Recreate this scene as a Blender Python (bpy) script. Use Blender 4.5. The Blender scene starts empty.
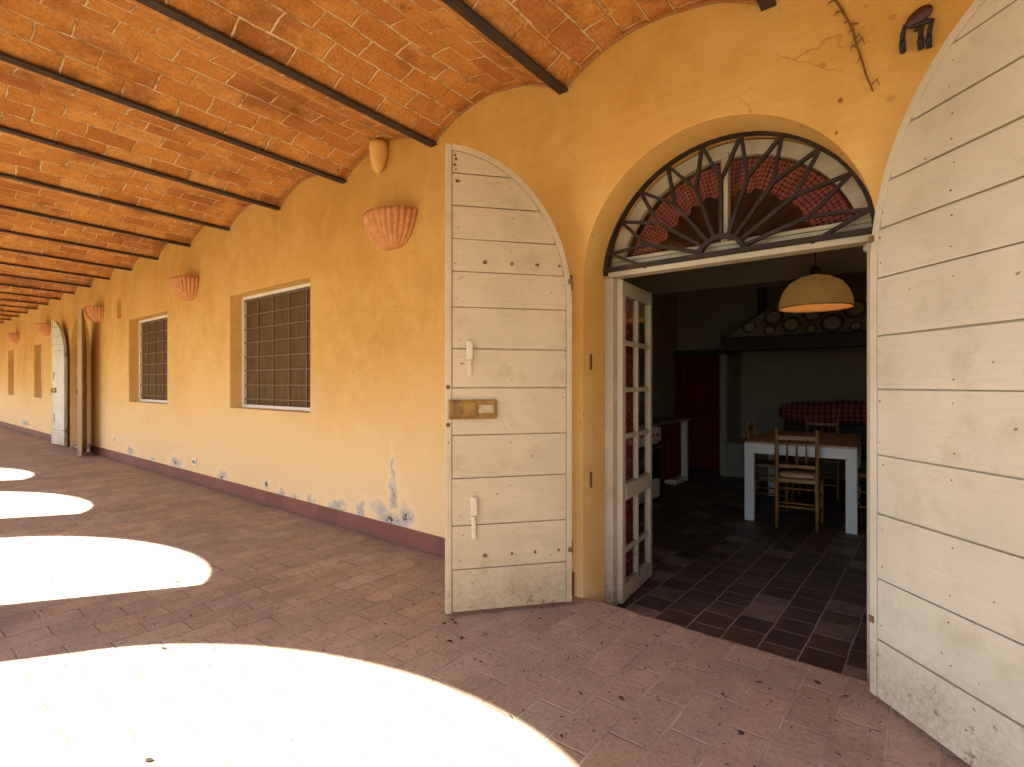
import bpy, bmesh, math, random
from mathutils import Vector, Matrix, noise
random.seed(7)
PI = math.pi
sc = bpy.context.scene
COL = sc.collection
R = math.radians

# ------------------------------------------------------------------ nodes
def V(*a): return tuple(a)
class NT:
    def __init__(s, name):
        s.m = bpy.data.materials.new(name); s.m.use_nodes = True
        s.t = s.m.node_tree; s.t.nodes.clear()
        s.out = s.t.nodes.new('ShaderNodeOutputMaterial')
    def n(s, typ, ins=None, **props):
        nd = s.t.nodes.new('ShaderNode' + typ)
        for k, v in props.items(): setattr(nd, k, v)
        for k, v in (ins or {}).items(): s.put(nd.inputs[k], v)
        return nd
    def put(s, sock, v):
        if isinstance(v, bpy.types.NodeSocket): s.t.links.new(v, sock)
        elif isinstance(v, bpy.types.Node): s.t.links.new(v.outputs[0], sock)
        elif sock.type == 'RGBA' and isinstance(v, (tuple, list)) and len(v) == 3: sock.default_value = (*v, 1)
        else: sock.default_value = v
    def math(s, op, a, b=None, c=None, clamp=False):
        nd = s.n('Math', operation=op, use_clamp=clamp)
        for i, x in enumerate((a, b, c)):
            if x is not None: s.put(nd.inputs[i], x)
        return nd.outputs[0]
    def vmath(s, op, a, b=None):
        nd = s.n('VectorMath', operation=op)
        s.put(nd.inputs[0], a)
        if b is not None: s.put(nd.inputs[1], b)
        return nd.outputs['Value'] if op in ('LENGTH', 'DISTANCE', 'DOT_PRODUCT') else nd.outputs[0]
    def mix(s, f, a, b, mode='MIX'):
        nd = s.n('Mix', data_type='RGBA', blend_type=mode)
        s.put(nd.inputs[0], f); s.put(nd.inputs[6], a); s.put(nd.inputs[7], b)
        return nd.outputs[2]
    def noise(s, vec, scale, detail=4, rough=.55, dist=0.0):
        nd = s.n('TexNoise', {'Vector': vec, 'Scale': scale, 'Detail': detail, 'Roughness': rough, 'Distortion': dist})
        return nd
    def ramp(s, f, stops, interp='LINEAR'):
        nd = s.n('ValToRGB', {'Fac': f}); r = nd.color_ramp; r.interpolation = interp
        while len(r.elements) < len(stops): r.elements.new(.5)
        for e, (p, c) in zip(r.elements, stops):
            e.position = p; e.color = (*c, 1) if not isinstance(c, (int, float)) else (c, c, c, 1)
        return nd.outputs[0]
    def maprange(s, v, a, b, c=0.0, d=1.0, smooth=False):
        nd = s.n('MapRange', {'Value': v, 'From Min': a, 'From Max': b, 'To Min': c, 'To Max': d})
        if smooth: nd.interpolation_type = 'SMOOTHSTEP'
        return nd.outputs[0]
    def obj(s): return s.n('TexCoord').outputs['Object']
    def uv(s): return s.n('TexCoord').outputs['UV']
    def sep(s, v): return s.n('SeparateXYZ', {0: v}).outputs
    def comb(s, x, y, z=0.0): return s.n('CombineXYZ', {0: x, 1: y, 2: z}).outputs[0]
    def scale(s, v, k): return s.n('VectorMath', {0: v, 1: k}, operation='MULTIPLY').outputs[0]
    def bump(s, h, strength=.5, dist=.01, prev=None):
        ins = {'Height': h, 'Strength': strength, 'Distance': dist}
        if prev is not None: ins['Normal'] = prev
        return s.n('Bump', ins).outputs[0]
    def bsdf(s, color, rough=.8, normal=None, **kw):
        b = s.n('BsdfPrincipled', {'Base Color': color, 'Roughness': rough})
        for k, v in kw.items(): s.put(b.inputs[k.replace('_', ' ')], v)
        if normal is not None: s.put(b.inputs['Normal'], normal)
        s.t.links.new(b.outputs[0], s.out.inputs[0])
        return b
    def warp(s, vec, scale, amt, detail=3):
        nz = s.noise(vec, scale, detail)
        d = s.vmath('SUBTRACT', nz.outputs['Color'], (.5, .5, .5))
        return s.vmath('ADD', vec, s.scale(d, (amt, amt, amt)))

def simple(name, c, rough=.6, var=.25, nscale=8, metal=0.0, bump=.15, grain=None, spec=.5):
    t = NT(name); o = t.obj()
    v = t.scale(o, grain) if grain else o
    nz = t.noise(v, nscale, 6).outputs[0]
    nz2 = t.noise(o, nscale * .3, 3).outputs[0]
    f = t.math('MULTIPLY_ADD', nz2, .5, t.math('MULTIPLY', nz, .5))
    col = t.ramp(f, [(.3, tuple(x * (1 - var) for x in c)), (.7, tuple(min(1, x * (1 + var)) for x in c))])
    t.bsdf(col, t.maprange(nz, .3, .7, rough - .08, min(1, rough + .1)), t.bump(nz, bump, .004), Metallic=metal, Specular_IOR_Level=spec)
    return t.m

def mat_floor():
    t = NT('cotto_floor'); o = t.obj(); x, y, z = t.sep(o)
    w = t.warp(t.warp(o, 3.0, .026), 20, .012)
    wx, wy, wz = t.sep(w)
    br = t.n('TexBrick', {'Vector': t.comb(wy, wx), 'Color1': (0, 0, 0), 'Color2': (1, 1, 1), 'Mortar': (.5, .5, .5), 'Scale': 1.0,
             'Mortar Size': .006, 'Mortar Smooth': .55, 'Brick Width': .292, 'Row Height': .147, 'Bias': 0.0}, offset=.5)
    rnd = t.math('MULTIPLY', br.outputs[0], 1.0); mort = br.outputs['Fac']
    big = t.noise(o, .9, 5).outputs[0]; mid = t.noise(o, 5, 6, .65).outputs[0]; fine = t.noise(o, 55, 6, .7).outputs[0]
    tile = t.ramp(rnd, [(0, (.25, .185, .128)), (.3, (.365, .262, .175)), (.55, (.32, .242, .178)), (.8, (.43, .28, .175)), (1, (.40, .325, .245))])
    c = t.mix(t.maprange(mid, .35, .66, 0, .6), tile, (.215, .165, .122))
    c = t.mix(t.maprange(t.noise(o, 3.1, 8, .75).outputs[0], .50, .64, 0, .75), c, (.44, .32, .235))
    # warmer and cleaner by the doorway, greyer and dirtier along the walk
    door = t.maprange(x, -3.2, -.9, 0, 1, True)
    c = t.mix(t.math('MULTIPLY', door, .25), c, (.42, .25, .165))
    c = t.mix(t.maprange(big, .38, .66, .4, 0), c, (.21, .162, .13))
    c = t.mix(t.maprange(fine, .5, .70, 0, .65), c, (.13, .087, .07))
    c = t.mix(t.maprange(fine, .28, .44, .5, 0), c, (.42, .32, .25))
    c = t.mix(t.maprange(t.noise(o, 17, 7, .75).outputs[0], .55, .66, 0, .5), c, (.11, .078, .066))
    mc = t.mix(door, (.19, .14, .115), (.42, .34, .26))
    mc = t.mix(t.maprange(mid, .4, .62, 0, .8), mc, (.16, .105, .085))
    c = t.mix(t.math('MULTIPLY', mort, t.maprange(t.noise(o, 4.3, 4).outputs[0], .38, .58, .25, .95)), c, mc)
    # pits and dirt in the joints
    vo = t.n('TexVoronoi', {'Vector': t.scale(w, (1, .45, 1)), 'Scale': 30.0, 'Randomness': 1.0})
    pits = t.math('MULTIPLY', t.maprange(vo.outputs['Distance'], .07, .16, 1, 0), t.maprange(t.noise(o, 6, 3).outputs[0], .49, .60, 0, 1))
    c = t.mix(t.math('MULTIPLY', pits, .8), c, (.045, .03, .025))
    h = t.math('MULTIPLY_ADD', mort, -.7, t.math('MULTIPLY_ADD', mid, .6, t.math('MULTIPLY', fine, .35)))
    h = t.math('SUBTRACT', h, t.math('MULTIPLY', pits, .7))
    h = t.math('MULTIPLY_ADD', rnd, .35, h)
    t.bsdf(c, t.maprange(mid, .3, .7, .62, .85), t.bump(h, .6, .008), Specular_IOR_Level=.35)
    return t.m

def mat_kitchen_floor():
    t = NT('kitchen_cotto'); o = t.obj()
    w = t.warp(t.warp(o, 3.0, .02), 20, .006); wx, wy, wz = t.sep(w)
    br = t.n('TexBrick', {'Vector': t.comb(wy, wx), 'Color1': (0, 0, 0), 'Color2': (1, 1, 1), 'Mortar': (.5, .5, .5), 'Scale': 1.0,
             'Mortar Size': .0045, 'Mortar Smooth': .5, 'Brick Width': .185, 'Row Height': .178}, offset=.42)
    mid = t.noise(o, 6, 6, .65).outputs[0]; fine = t.noise(o, 60, 5).outputs[0]
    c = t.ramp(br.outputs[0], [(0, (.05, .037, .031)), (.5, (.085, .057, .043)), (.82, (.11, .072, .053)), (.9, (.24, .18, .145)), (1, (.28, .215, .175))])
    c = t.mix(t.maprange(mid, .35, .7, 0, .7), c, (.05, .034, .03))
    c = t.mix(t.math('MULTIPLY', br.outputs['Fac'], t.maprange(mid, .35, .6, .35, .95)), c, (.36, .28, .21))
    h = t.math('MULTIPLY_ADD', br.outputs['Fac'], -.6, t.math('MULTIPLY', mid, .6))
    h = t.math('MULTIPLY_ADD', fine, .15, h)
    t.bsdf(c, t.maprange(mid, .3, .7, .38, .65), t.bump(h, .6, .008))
    return t.m

BLOBS = [(-3.336, .214, .10, .06), (-3.2, .15, .20, .055), (-3.03, .22, .07, .10), (-3.185, .36, .05, .13), (-3.19, .55, .02, .12), (-3.91, .15, .15, .06),
         (-3.585, .2, .05, .07), (-4.325, .165, .07, .05), (-4.585, .15, .10, .025), (-4.826, .16, .08, .05), (-5.13, .185, .07, .05),
         (-6.13, .18, .13, .06), (-7.46, .19, .20, .07), (-9.2, .2, .2, .05), (-10.0, .3, .1, .04), (-16.9, .25, .5, .08), (-8.3, .17, .12, .03)]
def mat_wall():
    t = NT('ochre_plaster'); o = t.obj(); x, y, z = t.sep(o)
    big = t.noise(o, .55, 4, .5).outputs[0]; mid = t.noise(o, 2.6, 5, .6).outputs[0]; fine = t.noise(o, 40, 5, .6).outputs[0]
    brush = t.noise(t.scale(o, (1.2, 1.2, 9)), 3.0, 5, .6).outputs[0]
    f = t.math('MULTIPLY_ADD', big, .6, t.math('MULTIPLY', mid, .4))
    c = t.ramp(f, [(.32, (.50, .275, .062)), (.5, (.605, .365, .105)), (.68, (.68, .45, .17))])
    c = t.mix(t.maprange(brush, .4, .72, 0, .22), c, (.47, .255, .052))
    c = t.mix(t.maprange(t.noise(o, 5.5, 6, .65).outputs[0], .5, .7, 0, .4), c, (.68, .45, .18))
    c = t.mix(t.maprange(t.noise(o, 1.7, 7, .68).outputs[0], .54, .66, 0, .4), c, (.48, .27, .06))
    lowv = t.math('MULTIPLY_ADD', t.math('SUBTRACT', mid, .5), .9, z)
    low = t.maprange(lowv, 1.55, .35, 0, 1, True)
    low = t.math('MULTIPLY', low, t.maprange(x, -1.4, -2.4, .15, 1))
    c = t.mix(t.math('MULTIPLY', low, .8), c, (.70, .51, .28))
    c = t.mix(t.math('MULTIPLY', t.maprange(lowv, .5, .05, 0, 1, True), t.maprange(mid, .42, .6, 0, .45)), c, (.70, .50, .30))
    # bloom around the blisters, then bare render
    w = t.warp(o, 9, .20, 5); wx, wy, wz = t.sep(w); acc = None
    for cx, cz, rx, rz in BLOBS:
        d = t.vmath('LENGTH', t.comb(t.math('MULTIPLY', t.math('SUBTRACT', wx, cx), 1 / rx), t.math('MULTIPLY', t.math('SUBTRACT', wz, cz), 1 / rz)))
        acc = d if acc is None else t.math('MINIMUM', acc, d)
    halo = t.maprange(acc, 2.3, .9, 0, .6, True)
    pn0 = t.noise(o, 34, 6, .75).outputs[0]
    acc = t.math('MULTIPLY_ADD', t.math('SUBTRACT', pn0, .5), .9, acc)
    patch = t.maprange(acc, 1.15, .55, 0, 1)
    pn = t.noise(o, 26, 5, .7).outputs[0]
    pcol = t.ramp(pn, [(.28, (.20, .185, .165)), (.5, (.40, .37, .32)), (.7, (.58, .50, .38))])
    c = t.mix(halo, c, (.74, .55, .32))
    c = t.mix(t.math('MULTIPLY', patch, t.maprange(pn, .25, .5, .4, .92)), c, pcol)
    hole = t.math('MULTIPLY', t.maprange(acc, .42, .3, 0, 1), t.maprange(pn, .52, .56, 0, 1))
    c = t.mix(hole, c, (.05, .045, .045))
    # rust-brown specks, few low down, more over the door
    vo = t.n('TexVoronoi', {'Vector': t.warp(o, 14, .02), 'Scale': 13.0, 'Randomness': 1.0})
    r = t.sep(vo.outputs['Color'])[0]
    thr = t.mix(t.maprange(x, -1.6, -.3, 0, 1), (.07, .07, .07), (.17, .17, .17))
    sp = t.maprange(t.math('DIVIDE', vo.outputs['Distance'], t.math('MULTIPLY', thr, r)), .9, 1.25, .85, 0)
    sp = t.math('MULTIPLY', sp, t.maprange(t.noise(o, 2.2, 2).outputs[0], .47, .56, 0, 1))
    c = t.mix(sp, c, (.20, .07, .022))
    # hairline cracks, mostly above the door
    cv = t.n('TexVoronoi', {'Vector': t.warp(t.warp(o, 2.5, .25), 18, .03), 'Scale': 1.3, 'Randomness': 1.0}, feature='DISTANCE_TO_EDGE').outputs['Distance']
    cr = t.math('MULTIPLY', t.maprange(cv, .0, .004, .5, 0), t.math('MULTIPLY', t.maprange(t.noise(o, 1.1, 3).outputs[0], .50, .60, 0, 1), t.maprange(x, -2.2, -1.2, .12, 1)))
    c = t.mix(cr, c, (.20, .10, .03))
    # run-down grime below the vault
    streak = t.noise(t.scale(o, (7, 7, .5)), 1.6, 5, .6).outputs[0]
    c = t.mix(t.math('MULTIPLY', t.maprange(streak, .55, .78, 0, .2), t.maprange(z, 1.9, 2.8, .0, 1)), c, (.42, .19, .04))
    h = t.math('MULTIPLY_ADD', brush, .2, t.math('MULTIPLY', mid, .9))
    h = t.math('MULTIPLY_ADD', fine, .12, h)
    h = t.math('MULTIPLY_ADD', patch, -.35, h)
    h = t.math('MULTIPLY_ADD', hole, -.6, h)
    t.bsdf(c, .88, t.bump(h, .55, .012), Specular_IOR_Level=.2)
    return t.m

def mat_vault():
    t = NT('vault_brick'); u = t.uv(); o = t.obj()
    w = t.warp(t.warp(u, 2.2, .05), 15, .018)
    br = t.n('TexBrick', {'Vector': w, 'Color1': (0, 0, 0), 'Color2': (1, 1, 1), 'Mortar': (.5, .5, .5), 'Scale': 1.0,
             'Mortar Size': .0085, 'Mortar Smooth': .6, 'Brick Width': .285, 'Row Height': .1385}, offset=.5)
    mid = t.noise(u, 7, 6, .65).outputs[0]; fine = t.noise(u, 50, 6, .7).outputs[0]; big = t.noise(u, 1.3, 4, .6).outputs[0]
    c = t.ramp(br.outputs[0], [(0, (.45, .175, .042)), (.25, (.66, .295, .068)), (.5, (.78, .39, .098)), (.75, (.56, .23, .055)), (1, (.82, .47, .155))])
    c = t.mix(t.maprange(mid, .40, .66, 0, .6), c, (.52, .19, .045))
    c = t.mix(t.maprange(mid, .44, .30, 0, .45), c, (.74, .44, .16))
    c = t.mix(t.maprange(fine, .5, .70, 0, .65), c, (.30, .105, .032))
    c = t.mix(t.maprange(fine, .26, .44, .5, 0), c, (.76, .46, .20))
    c = t.mix(t.maprange(t.noise(u, 1.9, 6, .7).outputs[0], .50, .64, 0, .75), c, (.27, .10, .034))
    grit = t.noise(u, 110, 6, .75).outputs[0]
    c = t.mix(t.maprange(grit, .53, .68, 0, .7), c, (.24, .09, .028))
    c = t.mix(t.maprange(grit, .44, .32, 0, .5), c, (.80, .52, .24))
    # lime smears: the mortar shows in stretches and is lost in others
    m = t.math('MULTIPLY', br.outputs['Fac'], t.maprange(t.noise(u, 3.4, 6, .65).outputs[0], .38, .52, .12, 1))
    mc = t.mix(t.maprange(t.noise(u, 12, 5, .65).outputs[0], .48, .62, 0, 1), (.84, .64, .38), (.42, .24, .10))
    c = t.mix(m, c, mc)
    lime = t.math('MULTIPLY', t.maprange(t.noise(u, 9, 6, .7).outputs[0], .58, .68, 0, .6), t.maprange(big, .5, .4, 0, 1))
    c = t.mix(lime, c, (.76, .52, .28))
    edge = t.math('MULTIPLY', t.maprange(t.math('MULTIPLY_ADD', t.math('SUBTRACT', mid, .5), .05, t.sep(o)[1]), -.03, -.016, 0, .85), 1.0)
    c = t.mix(edge, c, (.70, .50, .27))
    soot = t.math('MULTIPLY', t.maprange(t.noise(u, 3.6, 6, .75).outputs[0], .61, .70, 0, .75), t.maprange(fine, .3, .5, .5, 1))
    c = t.mix(soot, c, (.13, .05, .02))
    h = t.math('MULTIPLY_ADD', br.outputs['Fac'], -.8, t.math('MULTIPLY_ADD', mid, .9, t.math('MULTIPLY', fine, .8)))
    h = t.math('MULTIPLY_ADD', grit, .35, h)
    h = t.math('MULTIPLY_ADD', br.outputs[0], .35, h)
    t.bsdf(c, .88, t.bump(h, 1.0, .016), Specular_IOR_Level=.2)
    return t.m

def mat_paint(name, c, chip=.5, dirt=(.30, .22, .13), wood=(.16, .09, .045), zlow=.35):
    t = NT(name); o = t.obj(); x, y, z = t.sep(o)
    g = t.noise(t.scale(o, (3, 20, 38)), 2.2, 6, .6).outputs[0]; big = t.noise(o, 2.2, 5, .6).outputs[0]; fine = t.noise(o, 48, 5, .6).outputs[0]
    col = t.ramp(big, [(.3, tuple(k * .86 for k in c)), (.7, tuple(min(1, k * 1.08) for k in c))])
    col = t.mix(t.maprange(g, .45, .72, 0, .28), col, tuple(k * .72 for k in c))
    col = t.mix(t.maprange(t.noise(o, 7, 6, .7).outputs[0], .52, .70, 0, .45), col, (c[0] * .66, c[1] * .60, c[2] * .5))
    col = t.mix(t.math('MULTIPLY', t.maprange(t.math('MULTIPLY_ADD', big, .5, z), .62, .28, 0, .6, True), t.maprange(fine, .35, .6, .3, 1)), col, dirt)
    vo = t.n('TexVoronoi', {'Vector': t.warp(t.scale(o, (1, 1, 1.5)), 12, .05), 'Scale': 17.0, 'Randomness': 1.0})
    r = t.sep(vo.outputs['Color'])
    ch = t.maprange(t.math('DIVIDE', vo.outputs['Distance'], t.math('MULTIPLY_ADD', t.math('POWER', r[0], 6.0), .15 * chip, .012)), .85, 1.15, 1, 0)
    low = t.maprange(z, zlow, .02, -.01, .10)
    scr = t.maprange(t.math('ADD', t.noise(t.scale(o, (1, 1, 1.5)), 21, 7, .72).outputs[0], low), .675, .70, 0, 1)
    chips = t.math('MAXIMUM', ch, scr)
    col = t.mix(t.math('MULTIPLY', chips, .9), col, t.mix(fine, wood, tuple(k * 1.9 for k in wood)))
    h = t.math('MULTIPLY_ADD', g, .4, t.math('MULTIPLY', fine, .15))
    h = t.math('MULTIPLY_ADD', chips, -.5, h)
    t.bsdf(col, t.maprange(big, .3, .7, .5, .68), t.bump(h, .5, .004), Specular_IOR_Level=.35)
    return t.m

def mat_gingham(name, freq=28, dark=(.15, .006, .011), light=(.34, .15, .13), ruffle=0):
    t = NT(name); u = t.uv()
    w = t.warp(u, 5, .012); a, b, _ = t.sep(w)
    sa = t.maprange(t.math('SINE', t.math('MULTIPLY', a, freq * 2 * PI)), -.25, .25, 0, 1)
    sb = t.maprange(t.math('SINE', t.math('MULTIPLY', b, freq * 2 * PI)), -.25, .25, 0, 1)
    f = t.math('MULTIPLY', t.math('ADD', sa, sb), .5)
    c = t.mix(f, light, dark)
    nz = t.noise(u, 120, 3).outputs[0]
    c = t.mix(t.maprange(nz, .4, .7, 0, .3), c, dark)
    b_ = t.bsdf(c, .9, t.bump(nz, .2, .002), Specular_IOR_Level=.1)
    return t.m

def mat_print(name):
    t = NT(name); o = t.obj()
    vo = t.n('TexVoronoi', {'Vector': t.warp(o, 20, .03), 'Scale': 42.0})
    f = t.maprange(vo.outputs['Distance'], .2, .38, .75, 0)
    c = t.mix(f, (.13, .007, .011), (.36, .13, .12))
    t.bsdf(c, .9, None, Specular_IOR_Level=.1)
    return t.m

def mat_glass():
    t = NT('window_glass')
    tr = t.n('BsdfTransparent', {'Color': (.93, .95, .93)})
    gl = t.n('BsdfGlossy', {'Color': (1, 1, 1), 'Roughness': .02})
    fc = t.n('LayerWeight', {'Blend': .5}).outputs['Facing']
    fr = t.math('MULTIPLY_ADD', t.math('POWER', fc, 4.5), .75, .05)
    mx = t.n('MixShader', {0: fr, 1: tr.outputs[0], 2: gl.outputs[0]})
    t.t.links.new(mx.outputs[0], t.out.inputs[0]); return t.m

def mat_terracotta():
    t = NT('terracotta_sconce'); o = t.obj()
    n1 = t.noise(o, 14, 5, .6).outputs[0]; n2 = t.noise(o, 90, 4).outputs[0]
    c = t.ramp(n1, [(.3, (.48, .21, .085)), (.55, (.60, .30, .135)), (.75, (.69, .42, .23))])
    c = t.mix(t.maprange(n2, .55, .75, 0, .35), c, (.33, .11, .04))
    t.bsdf(c, .85, t.bump(t.math('ADD', n1, n2), .3, .003), Specular_IOR_Level=.2); return t.m

def mat_iron():
    t = NT('rusted_iron'); o = t.obj(); n1 = t.noise(o, 10, 6, .65).outputs[0]; n2 = t.noise(o, 80, 4).outputs[0]
    c = t.ramp(n1, [(.35, (.016, .012, .011)), (.58, (.028, .019, .015)), (.75, (.08, .04, .02))])
    t.bsdf(c, t.maprange(n2, .3, .7, .5, .8), t.bump(t.math('ADD', n1, n2), .4, .003), Metallic=.0, Specular_IOR_Level=.3); return t.m

def mat_beam():
    t = NT('painted_steel'); o = t.obj(); n1 = t.noise(t.scale(o, (3, 1, 3)), 5, 6, .65).outputs[0]; n2 = t.noise(o, 70, 4).outputs[0]
    c = t.ramp(n1, [(.4, (.028, .021, .017)), (.6, (.05, .036, .026)), (.72, (.12, .07, .035))])
    c = t.mix(t.maprange(n2, .5, .7, 0, .5), c, (.09, .05, .026))
    t.bsdf(c, .75, t.bump(t.math('ADD', n1, n2), .6, .004), Specular_IOR_Level=.3); return t.m

def mat_screen():
    t = NT('fly_screen'); o = t.obj(); x, y, z = t.sep(o)
    weave = t.math('MULTIPLY', t.math('SINE', t.math('MULTIPLY', x, 260)), t.math('SINE', t.math('MULTIPLY', z, 260)))
    n1 = t.noise(t.scale(o, (6, 1, 1)), 3, 5, .6).outputs[0]; n2 = t.noise(o, 40, 4).outputs[0]
    c = t.ramp(n1, [(.3, (.095, .058, .024)), (.7, (.16, .098, .042))])
    c = t.mix(t.maprange(weave, -1, 1, 0, .35), c, (.05, .032, .017))
    c = t.mix(t.maprange(n2, .55, .75, 0, .4), c, (.19, .12, .06))
    t.bsdf(c, .95, t.bump(weave, .15, .001), Specular_IOR_Level=.08); return t.m

def mat_skirt():
    t = NT('skirting_tile'); o = t.obj(); x, y, z = t.sep(o)
    br = t.n('TexBrick', {'Vector': t.comb(x, t.math('ADD', z, .35)), 'Color1': (0, 0, 0), 'Color2': (1, 1, 1), 'Mortar': (.5, .5, .5), 'Scale': 1.0,
             'Mortar Size': .003, 'Brick Width': .30, 'Row Height': .6}, offset=0)
    n1 = t.noise(o, 9, 6, .65).outputs[0]
    c = t.ramp(br.outputs[0], [(0, (.12, .034, .021)), (.5, (.16, .045, .027)), (1, (.185, .058, .035))])
    c = t.mix(t.maprange(n1, .4, .7, 0, .5), c, (.14, .048, .032))
    c = t.mix(t.math('MULTIPLY', br.outputs['Fac'], .8), c, (.10, .05, .04))
    c = t.mix(t.math('MULTIPLY', t.maprange(z, .05, .0, 0, 1), t.maprange(n1, .35, .6, .2, .9)), c, (.07, .045, .036))
    t.bsdf(c, .6, t.bump(n1, .3, .004)); return t.m

def mat_ground():
    t = NT('courtyard_gravel'); o = t.obj(); n1 = t.noise(o, .5, 5).outputs[0]; n2 = t.noise(o, 30, 5).outputs[0]
    c = t.ramp(n1, [(.35, (.12, .115, .075)), (.65, (.17, .155, .10))])
    c = t.mix(t.maprange(n2, .4, .7, 0, .5), c, (.08, .08, .05))
    t.bsdf(c, .9, t.bump(n2, .6, .02)); return t.m

def mat_plates_wall():
    return simple('kitchen_plaster', (.33, .285, .22), .9, .12, 3)

M = {}
M['floor'] = mat_floor(); M['kfloor'] = mat_kitchen_floor(); M['wall'] = mat_wall(); M['vault'] = mat_vault()
M['paint'] = mat_paint('cream_paint', (.54, .45, .30), .8)
M['paint_r'] = mat_paint('pale_paint', (.58, .545, .44), .7)
M['white'] = mat_paint('window_paint', (.48, .43, .33), .25)
M['frame'] = simple('white_frame', (.72, .69, .62), .5, .1, 10)
M['greyrail'] = simple('grey_rail', (.16, .14, .12), .6, .2, 12)
M['glass'] = mat_glass(); M['terra'] = mat_terracotta(); M['iron'] = mat_iron(); M['beam'] = mat_beam()
M['screen'] = mat_screen(); M['skirt'] = mat_skirt(); M['ground'] = mat_ground()
M['grille_bar'] = simple('grille_bar', (.15, .095, .048), .8, .15, 20)
M['ging'] = mat_gingham('red_gingham', 44)
M['ging_small'] = mat_gingham('red_gingham_cushion', 16)
M['print'] = mat_print('red_print_cotton')
M['redcloth'] = simple('dark_red_cloth', (.13, .016, .013), .9, .3, 14, spec=.1)
M['kwall'] = mat_plates_wall()
M['kceil'] = simple('dark_ceiling_wood', (.22, .13, .07), .8, .3, 4, grain=(1, 8, 8))
M['darkwood'] = simple('dark_oak', (.045, .025, .014), .6, .35, 6, grain=(1, 9, 9))
M['honey'] = simple('honey_wood', (.30, .135, .036), .45, .3, 8, grain=(6, 6, 1))
M['top'] = simple('table_oak', (.40, .26, .14), .4, .25, 4, grain=(8, 1, 1))
M['lacquer'] = simple('white_lacquer', (.74, .74, .72), .4, .05, 5, bump=.03)
M['rush'] = simple('rush_seat', (.40, .26, .11), .85, .3, 20)
M['cushion'] = simple('cream_cushion', (.60, .42, .25), .9, .2, 10)
M['worn'] = simple('worn_metal', (.40, .31, .17), .5, .5, 40)
M['hinge'] = simple('dirty_hinge', (.17, .10, .05), .8, .5, 30)
M['brass'] = simple('old_brass', (.26, .14, .032), .55, .65, 22, metal=.45)
M['bolt'] = simple('painted_bolt', (.62, .54, .39), .55, .2, 20)
M['rust'] = simple('rust', (.15, .06, .025), .85, .5, 20)
M['opal'] = simple('lamp_shade', (.52, .30, .105), .55, .12, 12)
M['plate'] = simple('plate_glaze', (.50, .44, .33), .25, .15, 10)
M['plate_rim'] = simple('plate_rim', (.16, .105, .065), .3, .4, 26)
M['socket'] = simple('socket_plastic', (.72, .63, .47), .4, .05, 6, bump=.02)
M['plasterpaint'] = simple('ochre_paint', (.70, .44, .15), .85, .15, 9)
M['twig'] = simple('dry_twig', (.17, .075, .025), .9, .35, 30)
M['leaf'] = simple('dry_leaf', (.028, .016, .009), .9, .5, 30)
M['oven'] = simple('oven_black', (.012, .012, .013), .2, .1, 6, bump=.02)
M['counter'] = simple('counter_stone', (.33, .25, .18), .4, .25, 12)
M['disc'] = simple('oxblood_disc', (.045, .011, .008), .5, .4, 16)
M['black'] = simple('dark_strap', (.018, .014, .014), .7, .3, 16)

# lamp shade: inner face lit by the bulb
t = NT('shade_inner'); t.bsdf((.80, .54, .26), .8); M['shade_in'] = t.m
t = NT('lamp_shade_glow'); o_ = t.obj(); t.bsdf(t.ramp(t.noise(o_, 9, 4).outputs[0], [(.3, (.46, .26, .085)), (.7, (.58, .36, .14))]), .6, None, Emission_Color=(1, .47, .11, 1), Emission_Strength=.016); M['opal'] = t.m
t = NT('bulb'); e = t.n('Emission', {'Color': (1, .62, .28), 'Strength': 1.3}); t.t.links.new(e.outputs[0], t.out.inputs[0]); M['bulb'] = t.m

# ------------------------------------------------------------------ mesh helpers
def link(o): COL.objects.link(o); return o
def obj(name, bm, m, parent=None, smooth=False, bevel=0, loc=None, seg=2):
    bmesh.ops.recalc_face_normals(bm, faces=bm.faces)
    me = bpy.data.meshes.new(name); bm.to_mesh(me); bm.free()
    return objm(name, me, m, parent, smooth, bevel, loc, seg)
def objm(name, me, m, parent=None, smooth=False, bevel=0, loc=None, seg=2):
    for mm in (m if isinstance(m, list) else [m]): me.materials.append(mm)
    o = link(bpy.data.objects.new(name, me))
    if parent is not None: o.parent = parent
    if loc: o.location = loc
    if smooth:
        for p in me.polygons: p.use_smooth = True
    if bevel:
        b = o.modifiers.new('bevel', 'BEVEL'); b.width = bevel; b.segments = seg; b.limit_method = 'ANGLE'; b.angle_limit = R(40)
    return o
def thing(name, label, cat, loc=(0, 0, 0), rotz=0, group=None):
    o = link(bpy.data.objects.new(name, None)); o.location = loc; o.rotation_euler = (0, 0, rotz); o.empty_display_size = .1
    return tag(o, label, cat, group)
def tag(o, label, cat, group=None):
    o['label'] = label; o['category'] = cat
    if group: o['group'] = group
    return o
def struct(o): o['kind'] = 'structure'; return o

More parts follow.
